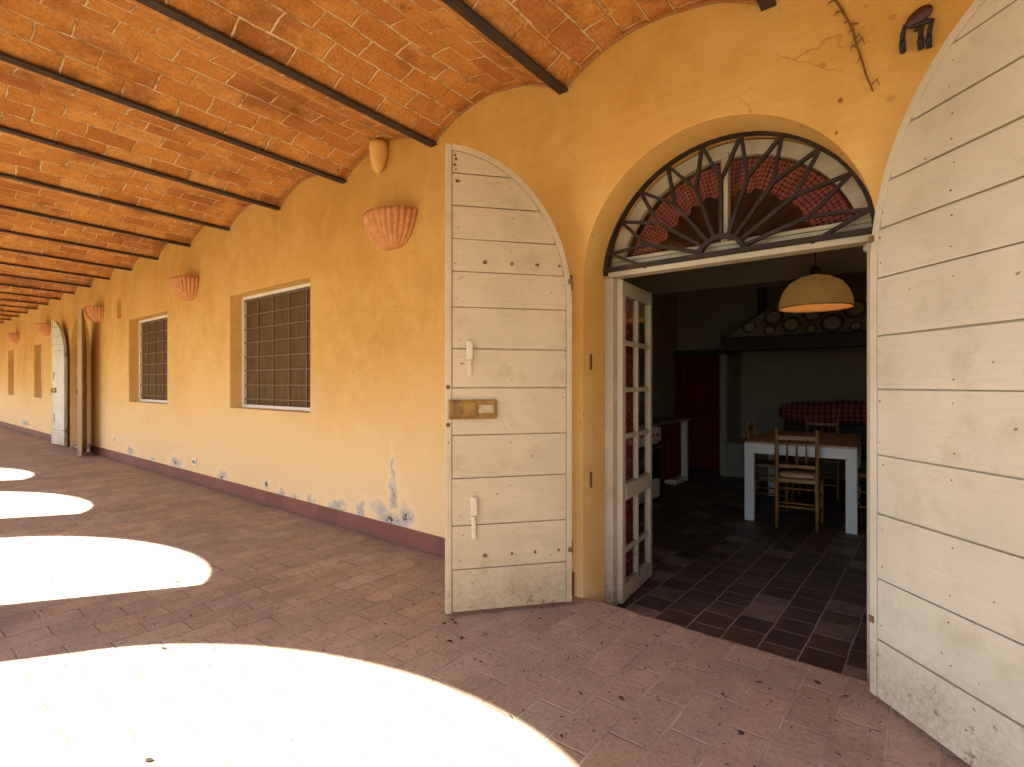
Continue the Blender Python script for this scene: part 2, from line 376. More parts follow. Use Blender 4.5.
def box(bm, x0, x1, y0, y1, z0, z1):
    v = [bm.verts.new(p) for p in ((x0, y0, z0), (x1, y0, z0), (x1, y1, z0), (x0, y1, z0), (x0, y0, z1), (x1, y0, z1), (x1, y1, z1), (x0, y1, z1))]
    for f in ((0, 3, 2, 1), (4, 5, 6, 7), (0, 1, 5, 4), (1, 2, 6, 5), (2, 3, 7, 6), (3, 0, 4, 7)): bm.faces.new([v[i] for i in f])
    return v
def bxo(name, m, parent, *c, bevel=.003):
    bm = bmesh.new(); box(bm, *c); return obj(name, bm, m, parent, bevel=bevel)
def tube(bm, pts, rad, n=8, caps=True):
    pts = [Vector(p) for p in pts]; rads = rad if isinstance(rad, (list, tuple)) else [rad] * len(pts)
    rings = []; up = Vector((0, 0, 1))
    for i, p in enumerate(pts):
        d = (pts[min(i + 1, len(pts) - 1)] - pts[max(i - 1, 0)]).normalized()
        a = d.cross(up)
        if a.length < .05: a = d.cross(Vector((1, 0, 0)))
        a.normalize(); b = d.cross(a).normalized()
        rings.append([bm.verts.new(p + (a * math.cos(2 * PI * k / n) + b * math.sin(2 * PI * k / n)) * rads[i]) for k in range(n)])
    for r0, r1 in zip(rings, rings[1:]):
        for k in range(n): bm.faces.new((r0[k], r0[(k + 1) % n], r1[(k + 1) % n], r1[k]))
    if caps: bm.faces.new(rings[0]); bm.faces.new(rings[-1])
def bar(bm, a, b, w, y0, y1):
    """flat bar between two points of an XZ plane, y0..y1 thick"""
    a = Vector(a); b = Vector(b); d = (b - a).normalized(); n = Vector((-d.y, d.x)) * w / 2
    pts = [a + n, a - n, b - n, b + n]
    prism(bm, [(p.x, p.y) for p in pts], y0, y1)
def prism(bm, pts, y0, y1):
    f = [bm.verts.new((p[0], y0, p[1])) for p in pts]; k = [bm.verts.new((p[0], y1, p[1])) for p in pts]
    bm.faces.new(f); bm.faces.new(k[::-1]); n = len(pts)
    for i in range(n): bm.faces.new((f[i], f[(i + 1) % n], k[(i + 1) % n], k[i]))
def strip(bm, outer, inner, y0, y1):
    """closed band between two open polylines of equal length in XZ"""
    n = len(outer)
    O = [[bm.verts.new((p[0], y, p[1])) for p in outer] for y in (y0, y1)]
    I = [[bm.verts.new((p[0], y, p[1])) for p in inner] for y in (y0, y1)]
    for i in range(n - 1):
        bm.faces.new((O[0][i], O[0][i + 1], I[0][i + 1], I[0][i])); bm.faces.new((O[1][i], I[1][i], I[1][i + 1], O[1][i + 1]))
        bm.faces.new((O[0][i], O[1][i], O[1][i + 1], O[0][i + 1])); bm.faces.new((I[0][i], I[0][i + 1], I[1][i + 1], I[1][i]))
    for i in (0, n - 1): bm.faces.new((O[0][i], I[0][i], I[1][i], O[1][i]))
def lathe(bm, prof, n=32, a0=0, a1=2 * PI, center=(0, 0, 0), radf=None):
    full = abs(a1 - a0 - 2 * PI) < 1e-6; cnt = n if full else n + 1
    rows = []
    for r, z in prof:
        row = []
        for k in range(cnt):
            a = a0 + (a1 - a0) * k / n; rr = r * (radf(a, z) if radf else 1)
            row.append(bm.verts.new((center[0] + rr * math.cos(a), center[1] + rr * math.sin(a), center[2] + z)))
        rows.append(row)
    for r0, r1 in zip(rows, rows[1:]):
        for k in range(n): bm.faces.new((r0[k], r0[(k + 1) % cnt], r1[(k + 1) % cnt], r1[k]))
    return rows
def arc(cx, cz, rx, rz, a0, a1, n): return [(cx + rx * math.cos(a0 + (a1 - a0) * i / n), cz + rz * math.sin(a0 + (a1 - a0) * i / n)) for i in range(n + 1)]

def pierced_wall(outer, holes, y0, y1):
    cu = bpy.data.curves.new('outline', 'CURVE'); cu.dimensions = '2D'; cu.fill_mode = 'BOTH'; cu.extrude = (y1 - y0) / 2
    for loop in [outer] + holes:
        s = cu.splines.new('POLY'); s.points.add(len(loop) - 1); s.use_cyclic_u = True
        for p, (x, z) in zip(s.points, loop): p.co = (x, z, 0, 1)
    tmp = link(bpy.data.objects.new('outline', cu))
    dg = bpy.context.evaluated_depsgraph_get(); dg.update()
    me = bpy.data.meshes.new_from_object(tmp.evaluated_get(dg))
    bpy.data.objects.remove(tmp); bpy.data.curves.remove(cu)
    bm = bmesh.new(); bm.from_mesh(me); bpy.data.meshes.remove(me)
    for v in bm.verts: x, z, d = v.co; v.co = (x, (y0 + y1) / 2 - d, z)
    bmesh.ops.remove_doubles(bm, verts=bm.verts, dist=1e-5)
    return bm

# ------------------------------------------------------------------ setting
D = 2.515           # front face of the house wall
CAMH = 1.18
X0, X1 = -31.0, 4.2

bm = bmesh.new()
s_ = 160
for i in range(1):
    vv = [bm.verts.new(p) for p in ((-s_, -s_, -.15), (s_, -s_, -.15), (s_, s_, -.15), (-s_, s_, -.15))]; bm.faces.new(vv)
struct(obj('courtyard_ground', bm, M['ground']))

# portico floor slab; its inner edge is worn and wavy where it shows in the doorways
bm = bmesh.new()
xs = [X0]
while xs[-1] < X1: xs.append(xs[-1] + (.06 if -2.0 < xs[-1] < .2 else .5))
top_i = []; lo_i = []
for x in xs:
    yy = 2.535
    if -1.75 < x < -.05: yy = 2.545 + .028 * noise.noise(Vector((x * 3.3, 4.1, 0))) + .012 * noise.noise(Vector((x * 11, 1.1, 0)))
    top_i.append((x, yy))
def fl_row(z, f): return [bm.verts.new((x, f(y), z)) for x, y in top_i]
rows = [fl_row(-.149, lambda y: -.62), fl_row(0, lambda y: -.62), fl_row(0, lambda y: y - .03), fl_row(-.006, lambda y: y - .010), fl_row(-.022, lambda y: y), fl_row(-.149, lambda y: y)]
for a, b in zip(rows, rows[1:]):
    for i in range(len(xs) - 1): bm.faces.new((a[i], a[i + 1], b[i + 1], b[i]))
struct(obj('portico_floor', bm, M['floor']))

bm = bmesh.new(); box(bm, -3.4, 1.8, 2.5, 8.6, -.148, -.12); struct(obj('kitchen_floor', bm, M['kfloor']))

# ------------------------------------------------------------------ farmhouse
house = thing('farmhouse', 'ochre plastered farmhouse wall with arched doorways, recessed windows and red tile skirting', 'house', (-10, D, 0))
def H(o): o.parent = house; o.location = (10, -D, 0); return o     # meshes below are in world coordinates
DCX, DR, DSP = -.872, .67, 1.745
def archhole(cx, r, zs, n=40): return [(cx - r, -.3)] + [(cx + r, -.3)] + arc(cx, zs, r, r, 0, PI, n)
WIN = [(-5.935, -4.335, .92, 2.12), (-9.30, -7.76, .915, 2.115), (-15.95, -15.1, .87, 2.04), (-19.25, -18.4, .885, 2.05)]
def rect(x0, x1, z0, z1): return [(x0, z0), (x1, z0), (x1, z1), (x0, z1)]
FCX = -12.04
holes = [archhole(DCX, DR, DSP), archhole(FCX, .67, 1.745, 24)] + [rect(*w) for w in WIN] + [rect(-9.87, -9.66, 2.18, 2.48)]
bm = pierced_wall(rect(X0, X1, -.3, 3.16), holes, D, D + .45)
H(obj('wall', bm, M['wall'], bevel=.011, seg=2))
# back of the niche and far doorway
H(bxo('niche_back', M['wall'], None, -9.9, -9.63, D + .10, D + .12, 2.15, 2.5))
# skirting
bm = bmesh.new()
for a, b in ((X0, FCX - .69), (FCX + .69, -1.60), (-.14, X1)):
    box(bm, a, b, D - .013, D + .004, .0005, .132)
H(obj('skirting', bm, M['skirt'], bevel=.004))
# roof slab over house and portico
H(bxo('roof', M['darkwood'], None, X0 - .3, X1 + .3, -.56, 9.0, 3.165, 3.3))
# windows
for wi, (a, b, z0, z1) in enumerate(WIN):
    y = D + .125; w = .035
    bm = bmesh.new()
    box(bm, a + .001, a + w, y, y + .05, z0 + .002, z1 - .002); box(bm, b - w, b - .001, y, y + .05, z0 + .002, z1 - .002)
    box(bm, a + w, b - w, y + .001, y + .049, z1 - w, z1 - .002); box(bm, a + w, b - w, y + .001, y + .049, z0 + .002, z0 + w)
    fr = H(obj('window', bm, M['frame'], bevel=.004))
    bm = bmesh.new(); box(bm, a + w - .005, b - w + .005, y + .034, y + .042, z0 + w - .005, z1 - w + .005); obj('fly_screen', bm, M['screen'], fr)
    if wi < 2:
        bm = bmesh.new()
        for k in range(1, 5):
            x = a + (b - a) * k / 5; box(bm, x - .008, x + .008, y + .022, y + .032, z0 + w, z1 - w)
        for k in range(1, 9):
            z = z0 + (z1 - z0) * (k - .35) / 8 + random.uniform(-.006, .006); box(bm, a + w, b - w, y + .015, y + .030, z - .007, z + .007)
        obj('grille', bm, M['grille_bar'], fr)
# far doorway closed with a dark plank door
bm = bmesh.new()
pts = [(FCX - .66, .0), (FCX + .66, .0)] + arc(FCX, 1.745, .66, .66, 0, PI, 24); prism(bm, pts, D + .30, D + .34)
H(obj('door', bm, M['darkwood']))
bm = bmesh.new(); box(bm, FCX - .66, FCX + .66, D + .03, D + .44, -.1, .03); H(obj('doorstep', bm, M['floor'], bevel=.01))

# door frame and fanlight in the near doorway
FY = 2.742
bm = bmesh.new()
box(bm, DCX - .669, DCX - .612, FY + .008, FY + .075, -.118, 1.79); box(bm, DCX + .612, DCX + .669, FY + .008, FY + .075, -.118, 1.79)
box(bm, DCX - .669, DCX + .669, FY - .004, FY + .08, 1.792, 1.822)
H(obj('door_frame', bm, M['white'], bevel=.004))
bm = bmesh.new()
strip(bm, arc(DCX, 1.765, .664, .64, 0, PI, 40), arc(DCX, 1.765, .594, .57, 0, PI, 40), FY + .06, FY + .10)
box(bm, DCX - .66, DCX + .66, FY + .055, FY + .105, 1.835, 1.885)
box(bm, DCX - .64, DCX + .64, FY + .045, FY + .055, 1.885, 1.905)
box(bm, DCX - .018, DCX + .018, FY + .052, FY + .10, 1.905, 2.36)
fan = H(obj('fanlight', bm, M['white'], bevel=.003))
bm = bmesh.new(); bm.faces.new([bm.verts.new((p[0], FY + .08, p[1])) for p in arc(DCX, 1.77, .62, .60, 0.08, PI - .08, 30)]); obj('pane', bm, M['glass'], fan)
# sunburst iron grille
bm = bmesh.new(); gy0, gy1 = FY - .012, FY + .012; GC = (DCX, 1.80); RR = .648; RZ = .618
def pol(r, deg): return (GC[0] + r * RR * math.cos(R(deg)), GC[1] + r * RZ * math.sin(R(deg)))
strip(bm, arc(GC[0], GC[1], RR + .012, RZ + .012, 0, PI, 48), arc(GC[0], GC[1], RR - .012, RZ - .012, 0, PI, 48), FY - .02, FY + .02)
strip(bm, arc(GC[0], GC[1] + .02, .122, .112, 0, PI, 20), arc(GC[0], GC[1] + .02, .100, .09, 0, PI, 20), FY - .016, FY + .016)
step = 17.3
for k in range(-4, 5):
    a = 90 + step * k
    bar(bm, (GC[0] + .112 * math.cos(R(a)), GC[1] + .02 + .1 * math.sin(R(a))), pol(.665, a), .017, gy0 + .001 * (k % 3), gy1 - .001 * (k % 3))
    for sgn in (-1, 1): bar(bm, pol(.655, a), pol(.985, a + sgn * step / 2), .016, gy0 + .003 + .001 * sgn, gy1 - .003 - .001 * sgn)
for sgn in (-1, 1): bar(bm, (GC[0] + sgn * .40, GC[1] + .02), pol(.985, 90 - sgn * step * 4.5), .016, gy0 + .003, gy1 - .003)
box(bm, DCX - .66, DCX + .66, FY - .022, FY + .022, 1.8225, 1.846)
obj('iron_grille', bm, M['iron'], fan)

# ------------------------------------------------------------------ vaulted ceiling
ceil = thing('vaulted_ceiling', 'shallow orange brick vaults between dark steel beams over the portico', 'ceiling', (0, D, 2.82)); ceil.rotation_euler = (R(-1.6), 0, 0)
PITCH = 1.072; xb0 = -1.668 + 5 * PITCH
YO, YI = -2.48, .014                      # local y of the ceiling (0 at the wall)
xk = xb0; bays = 0; RISE = .158
while xk > X0:
    bm = bmesh.new(); box(bm, xk - .031, xk + .031, YO, YI, 0, .012); box(bm, xk - .007, xk + .007, YO, YI - .001, .012, .15)
    obj('steel_beam', bm, M['beam'], ceil, bevel=.002)
    # bay to the left of this beam
    bm = bmesh.new(); uvl = bm.loops.layers.uv.new('UVMap')
    a, b = xk - .0095, xk - PITCH + .0095; half = (a - b) / 2; rad = (half ** 2 + RISE ** 2) / (2 * RISE); cx = (a + b) / 2
    th = math.asin(half / rad); NX, NY = 18, 22; L = 2 * th * rad
    seedo = random.uniform(0, 50); uoff = random.uniform(0, 9)
    grid = []; sweep = []
    for j in range(NY + 1):
        y = YO + (YI - YO) * j / NY; row = []
        for i in range(NX + 1):
            ph = -th + 2 * th * i / NX
            edge = math.sin(PI * i / NX)
            wob = .012 * edge * noise.noise(Vector((i * .35 + seedo, y * 2.2, 3.3)))
            x = cx + (rad + wob) * math.sin(ph); z = .0135 + RISE - rad + (rad + wob) * math.cos(ph)
            row.append((bm.verts.new((x, y, z)), (y + uoff, L * i / NX + .139 * int(seedo))))
        grid.append(row)
    for j in range(NY):
        for i in range(NX):
            q = (grid[j][i], grid[j][i + 1], grid[j + 1][i + 1], grid[j + 1][i]); f = bm.faces.new([p[0] for p in q]); f.smooth = True
            for lp, p in zip(f.loops, q): lp[uvl].uv = p[1]
    me = bpy.data.meshes.new('brick_vault')
    bm.normal_update(); bm.to_mesh(me); bm.free()
    o = objm('brick_vault', me, M['vault'], ceil)
    sd = o.modifiers.new('thick', 'SOLIDIFY'); sd.thickness = .06; sd.offset = 1 if me.polygons[0].normal.z > 0 else -1
    xk -= PITCH

# ------------------------------------------------------------------ arcade (outer side of the portico, behind the camera)
AY0, AY1 = -.53, .07
holes = []
c0 = -.53 * 0
left0 = -1.0
k = -11
while True:
    l = left0 + 2.7 * k
    if l + 2.3 > X1 - .2: break
    if l > X0 + .2: holes.append([(l, -.35), (l + 2.23, -.35)] + arc(l + 1.115, 1.65, 1.115, 1.115, 0, PI, 40))
    k += 1
bm = pierced_wall(rect(X0, X1, -.4, 3.16), holes, AY0, AY1)
arcade = obj('arcade', bm, M['wall']); tag(arcade, 'ochre plastered arcade of round arches along the open side of the portico', 'arcade')

# ------------------------------------------------------------------ shutters
PL = [.02, .236, .46, .70, .918, 1.158, 1.356, 1.568, 1.748, 1.913, 2.08, 2.245, 2.42]
SW, SA, SB, SZ = .672, .66, .79, 1.60
RIM = .030
def top_z(x): # height of the arched edge at distance x from the hinge
    k = max(0, min(1, (SW - .012 - x) / SA)); return SZ + SB * math.sqrt(max(0, 1 - k * k))
def in_z(x): # the same for the inner edge of the rim
    k = max(0, min(1, (SW - .012 - x) / (SA - RIM))); return SZ + (SB - RIM) * math.sqrt(max(0, 1 - k * k)) - .004
def clip_plank(x0, x1, z0, z1):
    n = 40
    tops = []
    for i in range(n + 1):
        x = x0 + (x1 - x0) * (i / n) ** 1.4; tz = in_z(x)
        if tz > z0 + .002: tops.append((x, min(z1, tz)))
    if len(tops) < 2: return None
    return [(tops[0][0], z0)] + tops + [(x1, z0)]
def shutter(name, loc, ang, s, m, label, group, detail=True):
    """local x from the hinge along the leaf, z up, planked face on the s*y side"""
    t = thing(name, label, 'shutter', loc, ang, group)
    F = lambda y: s * y
    bm = bmesh.new()
    outline = [(0.0, .02), (SW - .004, .02), (SW - .004, top_z(SW))] + [(SW - .012 - SA * math.sin(PI / 2 * i / 36), SZ + SB * math.cos(PI / 2 * i / 36)) for i in range(1, 37)]
    prism(bm, outline, F(-.022), F(.008))
    obj('back_board', bm, m, t)
    # planks
    bm = bmesh.new(); xi, xo = RIM + .004, SW - .034
    for z0, z1 in zip(PL, PL[1:]):
        dz = random.uniform(.0, .002)
        g0, g1 = random.uniform(.0018, .0048), random.uniform(.0018, .0048); p = clip_plank(xi, xo + random.uniform(-.003, .001), z0 + g0, min(z1 - g1, 2.36))
        if p:
            off = random.uniform(0, .0025); til = random.uniform(-.0022, .0022)
            p = [(x, z + (til * (x / SW - .5) if z < 2.3 else 0)) for x, z in p]; prism(bm, p, F(.0085), F(.022 + off))
    for f in bm.faces: f.material_index = 0
    bm.faces.ensure_lookup_table(); nf = len(bm.faces); rr = random.Random(len(label))
    for z0, z1 in zip(PL[1:], PL[2:]):   # nail heads along the plank ends
        for x in (.05, .33, .61):
            for z in (z0 + .045, z1 - .045):
                if z < top_z(x) - .03 and rr.random() < .8:
                    x_ = x + rr.uniform(-.012, .012); z_ = z + rr.uniform(-.012, .012)
                    tube(bm, [(x_, F(.0215), z_), (x_, F(.0253), z_)], rr.uniform(.002, .0036), 7)
    for z in (1.80, .30):                    # rusted bolt heads of the straps behind
        for x in (.07, .20, .33, .46):
            if detail: tube(bm, [(x + rr.uniform(-.02, .02), F(.0215), z), (x, F(.0262), z + .001)], rr.uniform(.006, .010), 9)
    if detail:                               # worn bolt marks near the meeting edge
        for x, z, q in ((.622, 2.335, .006), (.617, 2.315, .008), (.625, 2.285, .007), (.618, 2.262, .005), (.612, 2.205, .009), (.60, 2.203, .005)):
            tube(bm, [(x, F(.0215), z), (x, F(.0256), z)], q, 7)
    bm.faces.ensure_lookup_table()
    for f in bm.faces[nf:]: f.material_index = 1
    obj('planking', bm, [m, M['rust']], t, bevel=.0022)
    # edge strips: meeting stile, hinge stile following the arch
    bm = bmesh.new(); box(bm, SW - .032, SW - .003, min(F(.0083), F(.027)), max(F(.0083), F(.027)), .02, top_z(SW) - .002)
    n = 36
    out = [(SW - .012 - SA, .02)] + [(SW - .012 - SA * math.cos(PI / 2 * i / n), SZ + SB * math.sin(PI / 2 * i / n)) for i in range(n)] + [(SW - .0325, top_z(SW - .0325))]
    inn = [(SW - .012 - SA + RIM, .02)] + [(SW - .012 - (SA - RIM) * math.cos(PI / 2 * i / n), SZ + (SB - RIM) * math.sin(PI / 2 * i / n)) for i in range(n)] + [(SW - .0325, SZ + SB - RIM)]
    q = [k for k in range(len(out)) if out[k][0] <= SW - .0325 + 1e-6 and inn[k][0] <= SW - .0325 + 1e-6]; out = [out[k] for k in q]; inn = [inn[k] for k in q]
    strip(bm, out, inn, F(.0083), F(.0255))
    obj('edge_strip', bm, m, t, bevel=.002)
    # strap hinges with pins at the wall
    for z in (.30, 1.72):
        bm = bmesh.new(); tube(bm, [(-.006, F(.0), z - .04), (-.006, F(.0), z + .04)], .008, 8); box(bm, 0, .022, min(F(.026), F(.030)), max(F(.026), F(.030)), z - .012, z + .012)
        obj('hinge', bm, M['hinge'], t)
    if detail:
        for (x, za, zb) in ((.549, 1.40, 1.22), (.528, .61, .39)):
            bm = bmesh.new(); y0, y1 = sorted((F(.026), F(.040)))
            box(bm, x - .016, x + .016, y0, y1, za - .10, za - .004); box(bm, x - .011, x + .011, *sorted((F(.0265), F(.033))), zb, za - .10)
            tube(bm, [(x, F(.024), za - .012), (x, F(.05), za - .012)], .008, 8); tube(bm, [(x + .004, F(.024), za - .115), (x + .004, F(.046), za - .115)], .012, 8)
            obj('latch_bolt', bm, M['bolt'], t, bevel=.003)
        for z in (1.162, .972):
            bm = bmesh.new(); tube(bm, [(SW - .014, F(.0262), z), (SW - .014, F(.029), z)], .011, 10); obj('strike_hole', bm, M['rust'], t)
        bm = bmesh.new(); box(bm, .41, .655, *sorted((F(.0255), F(.040))), 1.0, 1.098); lk = obj('lock_case', bm, M['brass'], t, bevel=.005)
        bm = bmesh.new(); box(bm, .515, .640, *sorted((F(.0405), F(.048))), 1.012, 1.086)
        tube(bm, [(.60, F(.046), 1.05), (.60, F(.056), 1.05)], .012, 10); box(bm, .596, .604, *sorted((F(.047), F(.058))), 1.025, 1.05); obj('lock_cover', bm, M['brass'], lk, bevel=.004)
        bm = bmesh.new(); box(bm, .425, .505, *sorted((F(.0405), F(.0445))), 1.03, 1.072); obj('bare_patch', bm, M['worn'], lk, bevel=.004)
    return t
angL = math.atan2(1.885 - 2.41, -1.963 + 1.555); angR = math.atan2(1.95 - 2.42, .27 + .20)
shutter('door_shutter', (-1.555, 2.41, 0), angL, 1, M['paint'], 'tall cream arched plank shutter with brass lock plate, standing open left of the kitchen doorway', None)
shutter('door_shutter', (-.20, 2.42, 0), angR, -1, M['paint_r'], 'large pale arched plank shutter filling the right edge, hung right of the kitchen doorway', None, detail=False)
shutter('door_shutter', (FCX - .66, 2.45, 0), math.atan2(-.06, -.63), 1, M['paint_r'], 'distant pale shutter folded back almost flat beside the far arched doorway', None)
shutter('door_shutter', (FCX + .67, 2.45, 0), math.atan2(-.20, .62), -1, M['paint'], 'distant shutter seen almost edge on, right side of the far arched doorway', None)

# ------------------------------------------------------------------ wall things
sx = [-3.17, -7.0, -10.78, -14.55, -17.9]
slab = ['large fluted terracotta wall sconce nearest the door shutter', 'fluted terracotta wall sconce between the two recessed windows', 'fluted terracotta wall sconce just right of the distant shutters',
        'small terracotta sconce left of the distant shutters', 'farthest small terracotta sconce near the left edge of the photo']
def sconce_mesh():
    bm = bmesh.new()
    prof_o = [(.0, -.25), (.085, -.247), (.14, -.225), (.195, -.17), (.235, -.10), (.258, -.035), (.262, 0)]
    ph = lambda a, z: 1 + .085 * (abs(math.sin(a * 15)) - .6) * min(1, max(0, (z + .235) / .07)) * (.3 if z > -.02 else 1)
    ro = lathe(bm, prof_o[1:], 180, PI, 2 * PI, radf=ph)
    c = bm.verts.new((0, 0, -.252)); c2 = bm.verts.new((0, 0, -.22))
    for k in range(180): bm.faces.new((ro[0][k + 1], ro[0][k], c))
    ri = lathe(bm, [(.06, -.21), (.16, -.16), (.235, -.05), (.246, 0)], 180, PI, 2 * PI)
    for k in range(180): bm.faces.new((ri[0][k], ri[0][k + 1], c2)); bm.faces.new((ro[-1][k], ro[-1][k + 1], ri[-1][k + 1], ri[-1][k]))
    bmesh.ops.recalc_face_normals(bm, faces=bm.faces)
    me = bpy.data.meshes.new('wall_sconce'); bm.to_mesh(me); bm.free()
    for p in me.polygons: p.use_smooth = True
    me.materials.append(M['terra']); return me
sm = sconce_mesh()
for x, lb in zip(sx, slab):
    o = link(bpy.data.objects.new('wall_sconce', sm)); o.location = (x, D + .004, 2.425); o.scale = (1.0, .8, 1); tag(o, lb, 'wall lamp', 'terracotta sconces along the wall')
# tapered cover under the vault above the nearest sconce, its cable line painted over
bm = bmesh.new(); lathe(bm, [(.001, -.19), (.022, -.185), (.045, -.15), (.062, -.08), (.07, .0), (.066, .04), (.001, .041)], 20, center=(0, -.055, 0), radf=lambda a, z: 1 + .03 * math.sin(3 * a + z * 20))
o = obj('cable_cover', bm, M['plasterpaint'], smooth=True); o.location = (-3.29, D, 2.945); tag(o, 'small ochre painted tapered cover tucked under the vault above the nearest sconce', 'cover')
# socket
sk = thing('wall_socket', 'small cream wall socket low on the wall under the near window', 'socket', (-6.87, D, .255))
bm = bmesh.new(); box(bm, -.06, .06, -.012, .002, -.045, .045); obj('cover_plate', bm, M['socket'], sk, bevel=.005)
bm = bmesh.new()
for k in (-1, 0, 1): box(bm, k * .034 - .012, k * .034 + .012, -.015, -.011, -.02, .02)
obj('outlet', bm, M['greyrail'], sk, bevel=.002)
# dry vine
vp = [(-.36, 2.80), (-.346, 2.744), (-.325, 2.70), (-.31, 2.66), (-.284, 2.596), (-.272, 2.53), (-.254, 2.464), (-.24, 2.40), (-.217, 2.325)]
bm = bmesh.new(); tube(bm, [(x, D - .008 - .003 * (i % 2), z) for i, (x, z) in enumerate(vp)], [.0045, .0045, .005, .0045, .004, .004, .004, .0035, .003], 7)
rr = random.Random(3)
for i in range(11):
    k = rr.uniform(.8, len(vp) - 1.05); a = int(k); f = k - a; x = vp[a][0] * (1 - f) + vp[a + 1][0] * f; z = vp[a][1] * (1 - f) + vp[a + 1][1] * f
    sg = rr.choice((-1, 1)); ln = rr.uniform(.012, .034)
    tube(bm, [(x, D - .009, z), (x + sg * ln * .7, D - .012, z + ln * rr.uniform(-.5, .8)), (x + sg * ln, D - .008, z - ln * .3)], [.002, .003, .001], 6)
tag(obj('vine_stem', bm, M['twig']), 'bare dried vine stem clinging to the wall above the fanlight', 'plant')
# hanging ornament by the right shutter
orn = thing('wall_ornament', 'small dark red disc with dangling dark strips on the wall beside the right shutter', 'ornament', (-.073, D, 2.545))
bm = bmesh.new(); lathe(bm, [(.001, -.012), (.03, -.012), (.044, -.004), (.046, .004), (.03, .012), (.001, .012)], 20)
for v in bm.verts:
    x, y, z = v.co; v.co = (x * .9, -.026 + z * .9 - .1 * y, y * .62 + x * .32)
obj('disc', bm, M['disc'], orn, smooth=True)
bm = bmesh.new(); tube(bm, [(-.042, -.02, -.012), (-.01, -.024, -.030), (.03, -.02, -.026), (.042, -.018, -.034)], .009, 8); tube(bm, [(-.01, -.01, -.04), (-.01, .01, -.03)], .006, 8); obj('wire_hook', bm, M['iron'], orn)
for x0, zz, x1 in ((-.042, -.012, -.050), (.012, -.02, .004), (.040, -.024, .028)):
    bm = bmesh.new(); tube(bm, [(x0, -.02, zz), (x0 * .6 + x1 * .4 - .004, -.022, zz - .035), (x1, -.02, zz - .072), (x1 + .002, -.018, zz - .10)], [.006, .009, .012, .010], 8); obj('strip', bm, M['black'], orn)
# latch pockets in the reveal
for z in (1.30, .64):
    bm = bmesh.new(); box(bm, DCX - DR + .0005, DCX - DR + .006, 2.585, 2.607, z - .045, z + .045)
    tag(obj('latch_keeper', bm, M['rust'], bevel=.003), 'narrow rusty keeper plate in the left door reveal, ' + ('upper one' if z > 1 else 'lower one'), 'keeper plate', 'keeper plates in the door reveal')

# ------------------------------------------------------------------ glazed door leaf
gd = thing('glazed_door', 'cream glazed door leaf of small panes opened into the kitchen', 'door', (DCX - .618, FY + .060, 0), R(97))
GW, GZ0, GZ1 = .56, -.105, 1.785
bm = bmesh.new(); ST = .055; gd_t = .038
xa, xm0, xm1, xe = ST, GW / 2 - .008, GW / 2 + .022, GW - ST * .8
box(bm, 0, ST, -gd_t, 0, GZ0, GZ1); box(bm, xe, GW, -gd_t, 0, GZ0, GZ1)
box(bm, ST, xe, -gd_t + .001, -.001, GZ1 - .085, GZ1 - .001); box(bm, ST, xe, -gd_t + .001, -.001, GZ0 + .001, GZ0 + .10)
box(bm, ST, xe, -gd_t - .004, .003, .49, .585)
box(bm, xm0, xm1, -gd_t + .004, -.004, GZ0 + .10, .49); box(bm, xm0, xm1, -gd_t + .004, -.004, .585, GZ1 - .085)
rowsz = [(GZ0 + .10, .17), (.205, .49)]
zz = [.585 + (GZ1 - .085 - .585) * k / 4 for k in range(5)]
bars = [.1875] + zz[1:4]
for z in bars:
    box(bm, ST, xm0, -gd_t + .006, -.006, z - .015, z + .015); box(bm, xm1, xe, -gd_t + .006, -.006, z - .015, z + .015)
obj('leaf_frame', bm, M['white'], gd, bevel=.004)
edges = [GZ0 + .10, .1875, .49]; spans = [(GZ0 + .10, .1875), (.1875, .49)] + [(zz[k], zz[k + 1]) for k in range(4)]
for a, b in ((xa, xm0), (xm1, xe)):
    for z0, z1 in spans:
        bm = bmesh.new(); bm.faces.new([bm.verts.new(q) for q in ((a - .004, -.019, z0), (b + .004, -.019, z0), (b + .004, -.019, z1), (a - .004, -.019, z1))]); obj('pane', bm, M['glass'], gd)
bm = bmesh.new(); n = 60
A = [bm.verts.new((.055 + (xm1 - .055) * i / n, .016 + .011 * math.sin(i * 1.15) + .004 * math.sin(i * .4), GZ0 + .03)) for i in range(n + 1)]
B = [bm.verts.new((v.co.x, v.co.y * .7 + .004, GZ1 - .06)) for v in A]
for i in range(n): bm.faces.new((A[i], A[i + 1], B[i + 1], B[i]))
obj('curtain', bm, M['print'], gd, smooth=True)

# gingham valance behind the fanlight
bm = bmesh.new(); uvl = bm.loops.layers.uv.new('UVMap'); n = 150; rows = []
for j in range(7):
    row = []
    for i in range(n + 1):
        a = R(4) + R(172) * i / n; r = .575 - (.165 + .02 * noise.noise(Vector((i * .06, 7.7, 0)))) * j / 6 - ((.007 * math.sin(i * .62) + .007 * noise.noise(Vector((i * .3, 1.7, 0)))) if j == 6 else 0)
        y = FY + .135 + (.006 + .011 * j / 6) * math.sin(i * .62 + .5 * math.sin(i * .13))
        row.append((bm.verts.new((DCX + r * math.cos(a), y, 1.775 + r * .985 * math.sin(a))), (a * .62, r)))
    rows.append(row)
for r0, r1 in zip(rows, rows[1:]):
    for i in range(n):
        q = (r0[i], r0[i + 1], r1[i + 1], r1[i]); f = bm.faces.new([p[0] for p in q]); f.smooth = True
        for lp, p in zip(f.loops, q): lp[uvl].uv = p[1]
me = bpy.data.meshes.new('valance'); bm.to_mesh(me); bm.free()
tag(objm('valance', me, M['ging']), 'ruffled red gingham valance hung round the arch behind the fanlight', 'curtain')

